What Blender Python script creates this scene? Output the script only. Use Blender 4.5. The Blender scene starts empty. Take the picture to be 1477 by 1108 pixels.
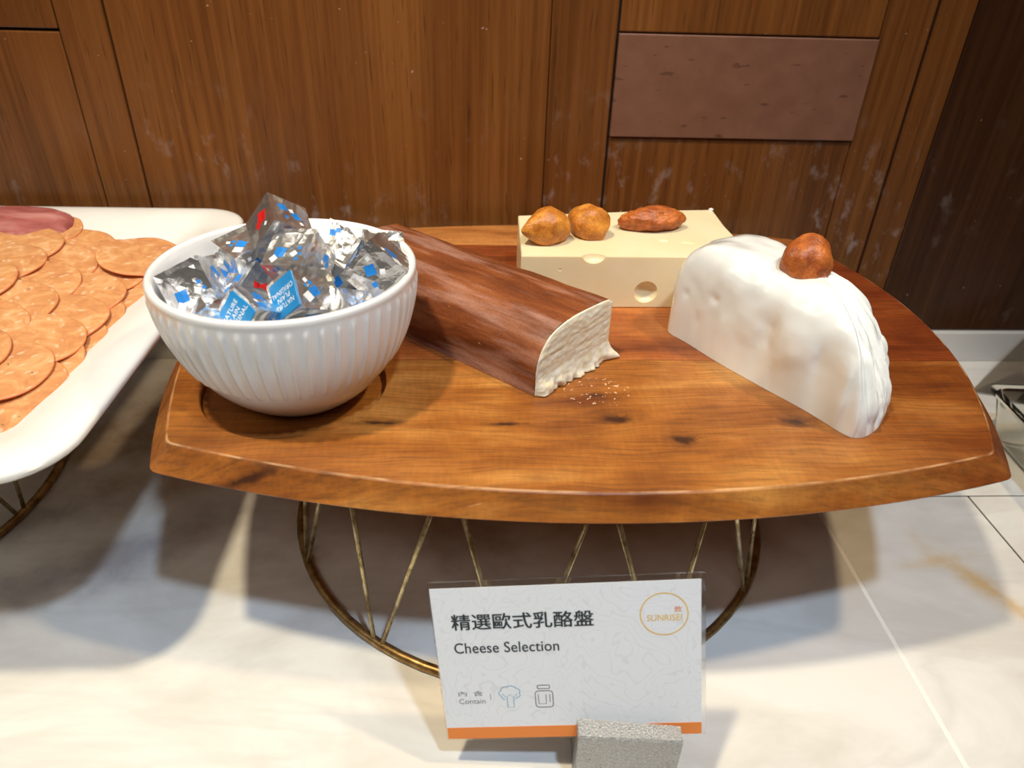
import bpy, bmesh, math, random
from mathutils import Vector, Matrix, noise, Euler
random.seed(7)
sc = bpy.context.scene
COL = sc.collection

# ------------------------------------------------------------------ camera
def cam_matrix(pitch, yaw, roll, loc):
    p, y, r = map(math.radians, (pitch, yaw, roll))
    fwd = Vector((math.sin(y)*math.cos(p), math.cos(y)*math.cos(p), -math.sin(p)))
    right = Vector((math.cos(y), -math.sin(y), 0)); down = fwd.cross(right)
    r2 = right*math.cos(r)-down*math.sin(r); d2 = right*math.sin(r)+down*math.cos(r)
    m = Matrix((r2, -d2, -fwd)).transposed().to_4x4(); m.translation = loc
    return m
cd = bpy.data.cameras.new('camera'); cam = bpy.data.objects.new('camera', cd); COL.objects.link(cam)
cd.sensor_width = 36; cd.lens = 1050/1477*36; cd.clip_start = .02; cd.clip_end = 30
cam.matrix_world = cam_matrix(32.5986, 3.37697, 1.8711, (0, 0, .4))
cd.dof.use_dof = True; cd.dof.focus_distance = .47; cd.dof.aperture_fstop = 8.0
sc.camera = cam
# ------------------------------------------------------------------ world, lights, exposure
vs = sc.view_settings; vs.view_transform = 'Standard'; vs.look = 'None'; vs.gamma = 1; vs.use_curve_mapping = False
vs.exposure = 0.0
w = bpy.data.worlds.new('world'); sc.world = w; w.use_nodes = True
nt = w.node_tree; bg = nt.nodes['Background']
bg.inputs['Color'].default_value = (.32, .24, .17, 1); bg.inputs['Strength'].default_value = .13
def spot(name, loc, target, energy, color, size, angle=70, blend=.8):
    l = bpy.data.lights.new(name, 'SPOT'); l.energy = energy; l.color = color; l.shadow_soft_size = size
    l.spot_size = math.radians(angle); l.spot_blend = blend
    o = bpy.data.objects.new(name, l); COL.objects.link(o); o.location = loc
    o.rotation_euler = (Vector(target)-Vector(loc)).to_track_quat('-Z', 'Y').to_euler()
    return o
spot('ceiling_spot_warm', (.72, .17, 1.35), (.02, .36, .1), 32, (1, .76, .46), .035, 62, 1.0)
spot('ceiling_spot_cool', (.33, -.27, 1.55), (0, .33, .1), 56, (.58, .77, 1), .045, 60, 1.0)
spot('ceiling_spot_left', (-.36, .12, 1.45), (-.08, .42, .1), 64, (1, .86, .60), .04, 56, 1.0)
def fill_light(name, loc, target, sx, sy, energy, color):
    l = bpy.data.lights.new(name, 'AREA'); l.shape = 'RECTANGLE'; l.size = sx; l.size_y = sy; l.energy = energy; l.color = color
    o = bpy.data.objects.new(name, l); COL.objects.link(o); o.location = loc
    o.rotation_euler = (Vector(target)-Vector(loc)).to_track_quat('-Z', 'Y').to_euler()
fill_light('added_fill_front', (-.5, -1.1, 1.9), (0, .3, 0), 1.5, .5, 6.0, (1, .94, .86))  # added area fill, no such fixture known; gives the foil bright reflections
fill_light('added_fill_side', (-1.5, .2, 1.6), (0, .4, 0), .4, 1.3, 4.5, (1, .90, .76))  # second added fill from the left, unseen, also for the foil

# ------------------------------------------------------------------ helpers
def obj(name, me, mat=None, parent=None, loc=None):
    if isinstance(me, bmesh.types.BMesh):
        bm = me; me = bpy.data.meshes.new(name); bm.to_mesh(me); bm.free()
    o = bpy.data.objects.new(name, me); COL.objects.link(o)
    if mat is not None:
        for m in (mat if isinstance(mat, (list, tuple)) else [mat]): me.materials.append(m)
    if parent is not None: o.parent = parent
    if loc is not None: o.location = loc
    return o
def tag(o, label=None, cat=None, group=None, kind=None):
    if label: o['label'] = label
    if cat: o['category'] = cat
    if group: o['group'] = group
    if kind: o['kind'] = kind
    return o
def empty(name, loc, label, cat, group=None, rot=None):
    o = bpy.data.objects.new(name, None); COL.objects.link(o); o.location = loc; o.empty_display_size = .02
    if rot is not None: o.rotation_euler = rot
    return tag(o, label, cat, group)
def smooth(o, ang=None):
    for p in o.data.polygons: p.use_smooth = True
    if ang: o.data.set_sharp_from_angle(angle=math.radians(ang))
    return o
def box(bm, x0, x1, y0, y1, z0, z1, bev=0, seg=2):
    r = bmesh.ops.create_cube(bm, size=1)
    for v in r['verts']:
        v.co = Vector(((x0+x1)/2+v.co.x*(x1-x0), (y0+y1)/2+v.co.y*(y1-y0), (z0+z1)/2+v.co.z*(z1-z0)))
    if bev:
        es = {e for v in r['verts'] for e in v.link_edges}
        bmesh.ops.bevel(bm, geom=list(es), offset=bev, segments=seg, affect='EDGES', profile=.5)
def loft(bm, rings, cap0=True, cap1=True):
    vs_ = [[bm.verts.new(p) for p in r] for r in rings]
    n = len(rings[0])
    for a, b in zip(vs_, vs_[1:]):
        for i in range(n):
            bm.faces.new((a[i], a[(i+1) % n], b[(i+1) % n], b[i]))
    if cap0: bm.faces.new(list(reversed(vs_[0])))
    if cap1: bm.faces.new(vs_[-1])
    return vs_
def tube(bm, pts, r, n=8, closed=False):
    pts = [Vector(p) for p in pts]; rings = []
    m = len(pts)
    for i, p in enumerate(pts):
        a = pts[(i-1) % m] if (closed or i > 0) else p; b = pts[(i+1) % m] if (closed or i < m-1) else p
        t = (b-a).normalized(); up = Vector((0, 0, 1)) if abs(t.z) < .95 else Vector((1, 0, 0))
        s = t.cross(up).normalized(); u = s.cross(t)
        rings.append([p+(s*math.cos(k*2*math.pi/n)+u*math.sin(k*2*math.pi/n))*r for k in range(n)])
    if closed:
        v = [[bm.verts.new(q) for q in rr] for rr in rings]
        for i in range(m):
            for k in range(n):
                bm.faces.new((v[i][k], v[i][(k+1) % n], v[(i+1) % m][(k+1) % n], v[(i+1) % m][k]))
    else: loft(bm, rings)
    bmesh.ops.recalc_face_normals(bm, faces=bm.faces)
def rrect(x0, x1, y0, y1, r, n=8):
    out = []
    for cx, cy, a0 in ((x1-r, y0+r, -90), (x1-r, y1-r, 0), (x0+r, y1-r, 90), (x0+r, y0+r, 180)):
        for i in range(n+1):
            a = math.radians(a0+90*i/n); out.append((cx+r*math.cos(a), cy+r*math.sin(a)))
    return out
def bake(o):
    dg = bpy.context.evaluated_depsgraph_get()
    me = bpy.data.meshes.new_from_object(o.evaluated_get(dg)); old = o.data
    o.modifiers.clear(); o.data = me; me.name = old.name
    return o
def fbm(v, oct=3):
    s, a = 0, 1
    for i in range(oct): s += a*noise.noise(v*(2**i)); a *= .5
    return s

# ------------------------------------------------------------------ materials
class N:
    def __init__(s, name):
        s.m = bpy.data.materials.new(name); s.m.use_nodes = True; s.t = s.m.node_tree
        s.b = s.t.nodes['Principled BSDF']
    def n(s, typ, **k):
        nd = s.t.nodes.new('ShaderNode'+typ)
        for a, b in k.items(): setattr(nd, a, b)
        return nd
    def l(s, a, b): s.t.links.new(a, b)
    def set(s, **k):
        for a, b in k.items():
            s.b.inputs[a.replace('_', ' ')].default_value = b
        return s
    def coord(s, scale=(1, 1, 1), loc=(0, 0, 0), rot=(0, 0, 0), kind='Object'):
        t = s.n('TexCoord'); m = s.n('Mapping'); m.inputs['Scale'].default_value = scale
        m.inputs['Location'].default_value = loc; m.inputs['Rotation'].default_value = rot
        s.l(t.outputs[kind], m.inputs['Vector']); return m.outputs[0]
    def geo(s, scale=(1, 1, 1), loc=(0, 0, 0)):
        t = s.n('NewGeometry'); m = s.n('Mapping'); m.inputs['Scale'].default_value = scale
        m.inputs['Location'].default_value = loc
        s.l(t.outputs['Position'], m.inputs['Vector']); return m.outputs[0]
    def noise(s, vec, scale=5, detail=4, rough=.5, dist=0):
        t = s.n('TexNoise'); t.inputs['Scale'].default_value = scale; t.inputs['Detail'].default_value = detail
        t.inputs['Roughness'].default_value = rough; t.inputs['Distortion'].default_value = dist
        s.l(vec, t.inputs['Vector']); return t.outputs['Fac']
    def ramp(s, fac, stops):
        r = s.n('ValToRGB'); e = r.color_ramp.elements
        while len(e) < len(stops): e.new(.5)
        for el, (p, c) in zip(e, stops):
            el.position = p; el.color = (*c, 1) if len(c) == 3 else c
        s.l(fac, r.inputs['Fac']); return r.outputs['Color']
    def mix(s, f, a, b, mode='MIX'):
        m = s.n('Mix', data_type='RGBA', blend_type=mode)
        for i, v in ((0, f), (6, a), (7, b)):
            if hasattr(v, 'is_output') or isinstance(v, bpy.types.NodeSocket): s.l(v, m.inputs[i])
            else: m.inputs[i].default_value = v if i == 0 else (*v, 1)
        return m.outputs[2]
    def math(s, op, a, b=None, c=None):
        m = s.n('Math', operation=op)
        for i, v in enumerate((a, b, c)):
            if v is None: continue
            if isinstance(v, bpy.types.NodeSocket): s.l(v, m.inputs[i])
            else: m.inputs[i].default_value = v
        return m.outputs[0]
    def bump(s, h, strength=.3, dist=.001):
        b = s.n('Bump'); b.inputs['Strength'].default_value = strength; b.inputs['Distance'].default_value = dist
        s.l(h, b.inputs['Height']); s.l(b.outputs[0], s.b.inputs['Normal']); return b
    def col(s, c):
        s.l(c, s.b.inputs['Base Color']); return s
G = lambda v: (v, v, v)
def plain(name, c, rough=.5, metal=0, **k):
    a = N(name); a.b.inputs['Base Color'].default_value = (*c, 1); a.set(Roughness=rough, Metallic=metal, **k); return a.m

def wood_board_mat(name, tone, off, knots=()):
    a = N(name)
    p = a.geo((1, 1, 1), off)
    # warp the grain gently, and around each knot
    warp = a.noise(a.geo((9, 22, 10), off), 1, 2)
    sep = a.n('SeparateXYZ'); a.l(p, sep.inputs[0])
    y = a.math('ADD', sep.outputs[1], a.math('MULTIPLY', a.math('SUBTRACT', warp, .5), .022))
    pos = a.n('NewGeometry').outputs['Position']
    km = None
    for kx, ky, rx, ry in knots:
        m = a.n('Mapping'); m.inputs['Location'].default_value = (-kx/rx, -ky/ry, 0); m.inputs['Scale'].default_value = (1/rx, 1/ry, 0)
        a.l(pos, m.inputs['Vector'])
        nzv = a.n('TexNoise'); nzv.inputs['Scale'].default_value = 180; nzv.inputs['Detail'].default_value = 3; a.l(pos, nzv.inputs['Vector'])
        ln = a.n('VectorMath', operation='LENGTH'); a.l(m.outputs[0], ln.inputs[0])
        dd = a.math('ADD', ln.outputs['Value'], a.math('MULTIPLY', a.math('SUBTRACT', nzv.outputs['Fac'], .5), 1.6))
        g = a.math('EXPONENT', a.math('MULTIPLY', a.math('MULTIPLY', dd, dd), -1.0))
        km = g if km is None else a.math('MAXIMUM', km, g)
    if km is not None: y = a.math('ADD', y, a.math('MULTIPLY', km, .006))
    cb = a.n('CombineXYZ'); a.l(sep.outputs[0], cb.inputs[0]); a.l(y, cb.inputs[1]); a.l(sep.outputs[2], cb.inputs[2])
    def mp(sc_):
        m = a.n('Mapping'); m.inputs['Scale'].default_value = sc_; a.l(cb.outputs[0], m.inputs['Vector']); return m.outputs[0]
    big = a.noise(mp((6, 42, 30)), 1, 3, .5, .4)
    fine = a.noise(mp((28, 520, 300)), 1, 4, .65)
    cloud = a.noise(mp((14, 18, 14)), 1, 3, .55)
    f = a.math('ADD', a.math('MULTIPLY', big, .55), a.math('MULTIPLY', cloud, .45))
    d, m_, l_ = tone
    c = a.ramp(f, [(.33, d), (.50, m_), (.66, l_)])
    c = a.mix(.62, c, a.ramp(fine, [(.33, G(.42)), (.55, G(1)), (.75, G(1.25))]), 'MULTIPLY')
    x_noisy = a.math('ADD', sep.outputs[0], a.math('MULTIPLY', a.math('SUBTRACT', a.noise(mp((5, 30, 20)), 1, 3), .5), .35))
    right_mask = a.ramp(a.math('SUBTRACT', x_noisy, off[0]), [(.14, G(0)), (.26, G(1))])  # board tone darkens towards the right, border broken by noise
    c = a.mix(right_mask, c, a.mix(1, c, (.60, .46, .42), 'MULTIPLY'))
    rays = a.noise(mp((420, 90, 200)), 1, 2)
    c = a.mix(.25, c, a.ramp(rays, [(.4, G(.75)), (.65, G(1.2))]), 'MULTIPLY')
    if km is not None: c = a.mix(a.math('MINIMUM', a.math('MULTIPLY', km, 1.0), .93), c, (.035, .010, .004))
    # worn pale arris along the upper edge and the rim of the recess
    zz = a.n('SeparateXYZ'); a.l(pos, zz.inputs[0])
    band = a.math('MULTIPLY', a.math('GREATER_THAN', zz.outputs[2], .15925), a.math('LESS_THAN', zz.outputs[2], .15978))
    wear = a.ramp(a.noise(a.geo((60, 60, 60), (5, 5, 0)), 1, 3), [(.42, G(.04)), (.62, G(.42))])
    c = a.mix(a.math('MULTIPLY', band, wear), c, (.78, .50, .26))
    if knots:
        m = a.n('Mapping'); m.inputs['Location'].default_value = (-.074/.022, -.366/.016, 0); m.inputs['Scale'].default_value = (1/.022, 1/.016, 0); a.l(pos, m.inputs['Vector'])
        ln = a.n('VectorMath', operation='LENGTH'); a.l(m.outputs[0], ln.inputs[0])
        cr_ = a.math('MULTIPLY', a.math('GREATER_THAN', a.noise(a.geo((420, 420, 420)), 1, 2), .66), a.math('LESS_THAN', ln.outputs['Value'], 1))
        c = a.mix(a.math('MULTIPLY', cr_, .7), c, (.80, .55, .38))
    # scratches and dry white marks
    sv = a.noise(a.geo((30, 900, 30), (3.1, 0, 0)), 1, 2); s2 = a.noise(a.geo((22, 22, 22), (1, 4, 0)), 1, 2)
    sc1 = a.math('MULTIPLY', a.math('GREATER_THAN', sv, .76), a.math('GREATER_THAN', s2, .52))
    c = a.mix(a.math('MULTIPLY', sc1, .35), c, (.75, .45, .25))
    a.col(c)
    a.l(a.ramp(fine, [(.3, G(.52)), (.7, G(.36))]), a.b.inputs['Roughness'])
    a.set(Coat_Weight=.12, Coat_Roughness=.3)
    a.b.inputs['Specular IOR Level'].default_value = .4
    a.bump(fine, .25, .0004)
    return a.m
T1 = ((.15, .036, .006), (.35, .118, .019), (.57, .255, .058))
T2 = ((.17, .036, .008), (.34, .090, .018), (.50, .170, .040))
T3 = ((.15, .028, .007), (.29, .066, .014), (.42, .120, .028))
T4 = ((.26, .080, .018), (.46, .165, .040), (.60, .260, .075))
M = {}
M['plank_front'] = wood_board_mat('honey_acacia', T1, (.3, 1.7, 0), [(.0808, .3372, .009, .0042), (.1142, .3173, .0075, .0048), (.1833, .3349, .0085, .0045), (.017, .3327, .012, .0016), (-.0529, .3342, .013, .0018), (-.12, .297, .018, .0015), (.0723, .3624, .006, .0025)])
M['plank_second'] = wood_board_mat('red_acacia', T2, (2.3, .4, 0))
M['plank_third'] = wood_board_mat('dark_red_acacia', T3, (5.1, 2.2, 0))
M['plank_back'] = wood_board_mat('pale_acacia', T4, (7.7, 3.1, 0))

def veneer(name, d, m_, l_, off=0, rough=.34):
    a = N(name)
    g = a.noise(a.geo((150, 40, 3.2), (off, 0, 0)), 1, 5, .6)
    g2 = a.noise(a.geo((14, 4, 1.3), (off, 0, 0)), 1, 3)
    f = a.math('ADD', a.math('MULTIPLY', g, .6), a.math('MULTIPLY', g2, .4))
    c = a.ramp(f, [(.36, d), (.5, m_), (.64, l_)])
    dash = a.noise(a.geo((520, 100, 26), (off, 0, 0)), 1, 2)
    c = a.mix(a.ramp(dash, [(.62, G(0)), (.72, G(.55))]), c, tuple(x*.5 for x in d))
    # pale dried splashes low on the panels
    st = a.noise(a.geo((70, 10, 42), (off+4, 0, 0)), 1, 4, .6); sm = a.noise(a.geo((9, 2, 7), (off+9, 0, 0)), 1, 2)
    sep = a.n('SeparateXYZ'); a.l(a.n('NewGeometry').outputs['Position'], sep.inputs[0])
    low = a.ramp(sep.outputs[2], [(.13, G(1)), (.30, G(.0))])
    lowx = a.math('MULTIPLY', low, a.math('MULTIPLY', a.ramp(st, [(.57, G(0)), (.70, G(1))]), a.ramp(sm, [(.45, G(0)), (.62, G(1))])))
    c = a.mix(a.math('MULTIPLY', lowx, .42), c, (.42, .36, .34))
    chips = a.noise(a.geo((260, 60, 260), (off+2, 0, 0)), 1, 1)
    c = a.mix(a.ramp(chips, [(.80, G(0)), (.83, G(.5))]), c, (.6, .45, .35))
    a.col(c); a.set(Roughness=rough); a.bump(g, .25, .0005); a.b.inputs['Specular IOR Level'].default_value = .35
    return a.m
M['veneer'] = veneer('walnut_veneer', (.105, .034, .007), (.165, .057, .012), (.225, .086, .020))
M['veneer_b'] = veneer('walnut_veneer_b', (.088, .028, .006), (.138, .047, .010), (.190, .070, .016), 3.3)
M['veneer_shaded'] = veneer('shaded_veneer', (.030, .010, .004), (.052, .018, .006), (.078, .028, .010), 6.1, .3)  # same veneer with the light falloff at the right painted in
M['gap'] = plain('dark_gap', (.010, .005, .003), .9)
a = N('brown_plate_coat')
g = a.noise(a.geo((60, 60, 60)), 1, 4); s = a.noise(a.geo((60, 20, 240), (2, 0, 0)), 1, 2)
a.col(a.mix(a.ramp(s, [(.70, G(0)), (.74, G(.6))]), a.ramp(g, [(.3, (.165, .070, .040)), (.7, (.200, .090, .054))]), (.05, .02, .012)))
a.set(Roughness=.42); M['plaque'] = a.m

a = N('cream_marble')
p = a.geo((1, 1, 1))
w1 = a.noise(a.geo((7, 11, 7)), 1, 5, .6, 1.2)
veins = a.math('ABSOLUTE', a.math('SUBTRACT', a.noise(a.geo((3.6, 8.5, 5), (1.3, .6, 0)), 1, 5, .55, 1.0), .5))
c = a.ramp(w1, [(.35, (.70, .67, .62)), (.6, (.82, .80, .76))])
c = a.mix(a.ramp(veins, [(.0, G(.20)), (.05, G(0))]), c, (.48, .45, .42))
# one ochre streak to the right, grey figure to the left
def blob(cx, cy, rx, ry, rot, amp=1.0, sc_=30):
    m = a.n('Mapping', vector_type='TEXTURE'); m.inputs['Location'].default_value = (cx, cy, 0); m.inputs['Scale'].default_value = (rx, ry, 100)
    m.inputs['Rotation'].default_value = (0, 0, math.radians(rot)); a.l(a.n('NewGeometry').outputs['Position'], m.inputs['Vector'])
    ln = a.n('VectorMath', operation='LENGTH'); a.l(m.outputs[0], ln.inputs[0])
    nn = a.noise(a.geo((sc_, sc_, sc_)), 1, 5, .6)
    dd = a.math('ADD', ln.outputs['Value'], a.math('MULTIPLY', a.math('SUBTRACT', nn, .5), 2.4))
    return a.math('MULTIPLY', a.math('EXPONENT', a.math('MULTIPLY', a.math('MULTIPLY', a.math('MAXIMUM', dd, 0), a.math('MAXIMUM', dd, 0)), -1.4)), amp)
c = a.mix(blob(.375, .345, .050, .012, -62, .85), c, (.66, .42, .16))
c = a.mix(blob(.352, .378, .035, .006, 10, .5), c, (.66, .42, .16))
c = a.mix(blob(-.285, .375, .13, .028, 32, .85, 22), c, (.34, .32, .34))
c = a.mix(blob(-.36, .42, .10, .02, 30, .8, 34), c, (.32, .30, .30))
c = a.mix(blob(-.20, .56, .22, .11, 12, .95, 16), c, (.34, .235, .14))  # brown reflection of the wall, painted into the stone colour
c = a.mix(blob(.05, .50, .26, .12, 5, .85, 14), c, (.34, .235, .14))  # warm brown shade under the board, painted into the stone colour
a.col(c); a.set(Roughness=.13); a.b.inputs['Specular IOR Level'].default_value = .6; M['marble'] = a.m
a = N('white_stone_upstand'); a.col(a.ramp(a.noise(a.geo((8, 8, 8)), 1, 4), [(.3, (.62, .61, .60)), (.7, (.74, .72, .70))])); a.set(Roughness=.3); M['upstand'] = a.m
M['grout'] = plain('white_grout', (.86, .85, .80), .6)
M['joint'] = plain('dark_joint', (.055, .060, .045), .7)

a = N('white_melamine'); nn = a.noise(a.geo((40, 40, 40)), 1, 3)
a.col(a.ramp(nn, [(.3, (.83, .82, .79)), (.7, (.88, .87, .85))])); a.set(Roughness=.28, Coat_Weight=.3, Coat_Roughness=.12); M['melamine'] = a.m
a = N('white_glazed_ceramic'); a.b.inputs['Base Color'].default_value = (.76, .76, .77, 1); a.set(Roughness=.22, Coat_Weight=.35, Coat_Roughness=.1); M['ceramic'] = a.m
a = N('aged_brass'); nn = a.noise(a.geo((90, 90, 90)), 1, 5, .7)
a.col(a.ramp(nn, [(.35, (.23, .12, .035)), (.55, (.46, .29, .11)), (.72, (.62, .47, .24))])); a.set(Metallic=.85, Roughness=.36); a.bump(nn, .3, .0004); M['brass'] = a.m
a = N('bright_brass_wire'); nn = a.noise(a.geo((140, 140, 90)), 1, 5, .7)
a.col(a.ramp(nn, [(.38, (.22, .14, .05)), (.52, (.60, .48, .26)), (.72, (.80, .70, .48))])); a.set(Metallic=.8, Roughness=.34); M['wire'] = a.m

a = N('foil'); v = a.n('TexVoronoi'); v.inputs['Scale'].default_value = 1
M_cache = {}
def foil_mat(name, layouts):
    """silver foil; small printed blue, white and red squares per face (UV strip of three cells)"""
    a = N(name)
    tc_ = a.n('TexCoord')
    m1 = a.coord((2.3, 2.3, 2.3)); vo = a.n('TexVoronoi'); vo.inputs['Scale'].default_value = 1; a.l(m1, vo.inputs['Vector'])
    cr = a.noise(a.coord((8, 8, 8)), 1, 5, .6, 1.0)
    h = a.math('ADD', a.math('MULTIPLY', vo.outputs['Distance'], .8), a.math('MULTIPLY', cr, .10))
    colr = None; pm = None
    cur = None
    for (u, v_, hs, rt, kind) in layouts:
        m = a.n('Mapping', vector_type='TEXTURE'); m.inputs['Location'].default_value = (u, v_, 0)
        m.inputs['Scale'].default_value = (hs, hs, 1); m.inputs['Rotation'].default_value = (0, 0, math.radians(rt))
        a.l(tc_.outputs['UV'], m.inputs['Vector'])
        ab = a.n('VectorMath', operation='ABSOLUTE'); a.l(m.outputs[0], ab.inputs[0])
        sp = a.n('SeparateXYZ'); a.l(ab.outputs[0], sp.inputs[0])
        k = a.math('LESS_THAN', a.math('MAXIMUM', sp.outputs[0], sp.outputs[1]), 1)
        colv = {'b': (.012, .20, .62), 'w': (.80, .82, .84), 'r': (.62, .012, .012)}[kind]
        cur = a.mix(k, cur if cur is not None else (.86, .86, .87), colv)
        pm = k if pm is None else a.math('MAXIMUM', pm, k)
    a.col(cur)
    a.l(a.math('SUBTRACT', .93, a.math('MULTIPLY', pm, .86)), a.b.inputs['Metallic'])
    a.l(a.math('ADD', .20, a.math('MULTIPLY', pm, .2)), a.b.inputs['Roughness'])
    a.bump(h, .14, .09)
    return a.m
LAYS = [[(.40, .42, .16, 20, 'r'), (.52, .58, .11, 60, 'r'), (.72, .34, .05, 40, 'w'),
        (1.30, .34, .13, 18, 'b'), (1.66, .52, .13, 18, 'b'), (1.48, .30, .06, 15, 'w'), (1.50, .62, .05, 10, 'b'),
        (2.30, .34, .12, 18, 'b'), (2.48, .68, .12, 18, 'b'), (2.34, .56, .06, 15, 'w'), (2.62, .40, .05, 10, 'b'), (2.72, .78, .05, 15, 'w')],
       [(.64, .66, .13, 5, 'b'), (.82, .76, .08, 40, 'w'), (.66, .30, .07, 40, 'w'), (.50, .20, .045, 10, 'b'), (.66, .14, .04, 40, 'b'), (.80, .20, .045, 30, 'b'),
        (1.42, .64, .12, 28, 'b'), (1.72, .36, .12, 28, 'b'), (1.60, .62, .07, 35, 'w'), (1.36, .34, .05, 40, 'w'),
        (2.24, .70, .085, 20, 'b'), (2.34, .82, .06, 25, 'b'), (2.54, .80, .08, 40, 'w'), (2.40, .64, .04, 40, 'w')],
       [(.40, .50, .12, 30, 'b'), (.20, .34, .05, 10, 'w'), (.62, .34, .06, 45, 'w'), (.68, .68, .06, 20, 'b'),
        (1.34, .30, .10, 20, 'w'), (1.56, .52, .12, 40, 'b'), (1.74, .72, .06, 40, 'w'), (1.30, .66, .04, 20, 'b'),
        (2.56, .44, .12, 30, 'b'), (2.72, .24, .11, 40, 'w'), (2.36, .36, .05, 15, 'b'), (2.44, .22, .04, 30, 'b'), (2.30, .24, .05, 40, 'w')]]
FOILS = [foil_mat('printed_silver_foil', l) for l in LAYS]
M['label_blue'] = plain('blue_label', (.010, .23, .55), .32)
M['label_white'] = plain('white_print', (.85, .88, .90), .5)

a = N('smoked_rind'); ax = (-.743, .669)
rot = -math.atan2(.669, -.743)
m = a.n('Mapping'); m.inputs['Rotation'].default_value = (0, 0, rot); a.l(a.n('NewGeometry').outputs['Position'], m.inputs['Vector'])
def mp(sc_, l=(0, 0, 0)):
    q = a.n('Mapping'); q.inputs['Scale'].default_value = sc_; q.inputs['Location'].default_value = l; a.l(m.outputs[0], q.inputs['Vector']); return q.outputs[0]
g1 = a.noise(mp((16, 95, 95)), 1, 5, .6, .5); g2 = a.noise(mp((9, 60, 60), (3, 1, 0)), 1, 4, .6)
c = a.ramp(g1, [(.32, (.11, .028, .010)), (.5, (.20, .055, .017)), (.68, (.30, .092, .026))])
c = a.mix(a.ramp(g2, [(.47, G(0)), (.64, G(.62))]), c, (.50, .29, .23))
fine = a.noise(a.geo((700, 700, 700)), 1, 2)
c = a.mix(.5, c, a.ramp(fine, [(.3, G(.72)), (.7, G(1.25))]), 'MULTIPLY')
ch = a.noise(mp((60, 150, 150), (9, 2, 0)), 1, 2)
c = a.mix(a.ramp(ch, [(.775, G(0)), (.79, G(.9))]), c, (.85, .62, .38))
a.col(c); a.set(Roughness=.36); a.bump(g1, .5, .0012); a.set(Coat_Weight=.1, Coat_Roughness=.25); M['rind'] = a.m
def cheese(name, c0, c1, rough, sss=.25, bumpscale=60, bstr=.2, rad=(.02, .014, .008)):
    a = N(name); n1 = a.noise(a.geo((bumpscale,)*3), 1, 4, .6)
    a.col(a.ramp(n1, [(.35, c0), (.65, c1)])); a.set(Roughness=rough, Subsurface_Weight=sss, Subsurface_Scale=.35)
    a.b.inputs['Subsurface Radius'].default_value = rad
    a.bump(n1, bstr, .0012); return a.m
M['cut'] = cheese('shredded_cut_cheese', (.80, .68, .46), (.88, .83, .70), .42, .25, 220, .35)
M['swiss'] = cheese('pale_yellow_cheese', (.80, .67, .42), (.84, .73, .49), .30, .25, 20, .05)
M['white_cheese'] = cheese('soft_white_cheese', (.79, .805, .79), (.85, .86, .845), .15, .15, 26, .25, (.007, .007, .007)); M['white_cheese'].node_tree.nodes['Principled BSDF'].inputs['Coat Weight'].default_value = .6; M['white_cheese'].node_tree.nodes['Principled BSDF'].inputs['Coat Roughness'].default_value = .07
def apricot(name, d, l):
    a = N(name); n1 = a.noise(a.coord((110, 110, 110)), 1, 5, .6); n2 = a.noise(a.coord((900, 900, 900)), 1, 2)
    a.col(a.mix(.4, a.ramp(n1, [(.35, d), (.65, l)]), a.ramp(n2, [(.3, G(.6)), (.7, G(1.35))]), 'MULTIPLY'))
    a.set(Roughness=.42, Subsurface_Weight=.35, Subsurface_Scale=.2); a.b.inputs['Subsurface Radius'].default_value = (.02, .008, .002)
    h = a.math('ADD', n1, a.math('MULTIPLY', n2, .35)); a.bump(h, .5, .0014); return a.m
M['apricot'] = apricot('dried_apricot_skin', (.40, .12, .012), (.72, .30, .045))
M['apricot_dark'] = apricot('dark_apricot_skin', (.26, .055, .010), (.56, .16, .03))
a = N('salami_face')
n1 = a.noise(a.coord((75, 75, 160)), 1, 5, .65, .8); v1 = a.n('TexVoronoi'); v1.inputs['Scale'].default_value = 1; a.l(a.coord((105, 190, 100), (0, 0, 0), (0, 0, .5)), v1.inputs['Vector'])
c = a.ramp(n1, [(.32, (.58, .215, .085)), (.5, (.70, .30, .115)), (.68, (.82, .43, .20))])
c = a.mix(a.ramp(v1.outputs['Distance'], [(.16, G(.6)), (.30, G(0))]), c, (.88, .58, .38))
h1 = a.noise(a.coord((380, 160, 300), (5, 0, 0)), 1, 1)
c = a.mix(a.ramp(h1, [(.765, G(0)), (.785, G(.75))]), c, (.13, .12, .04))
a.col(c); a.set(Roughness=.5, Subsurface_Weight=.12, Subsurface_Scale=.1); a.bump(n1, .25, .0006); M['salami'] = a.m
M['salami_edge'] = plain('salami_skin', (.70, .25, .10), .5)
a = N('ham'); n1 = a.noise(a.geo((26, 60, 60)), 1, 4, .6, .8)
a.col(a.ramp(n1, [(.33, (.27, .065, .06)), (.52, (.42, .13, .12)), (.68, (.58, .28, .25))])); a.set(Roughness=.4, Subsurface_Weight=.15, Subsurface_Scale=.1); M['ham'] = a.m
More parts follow.
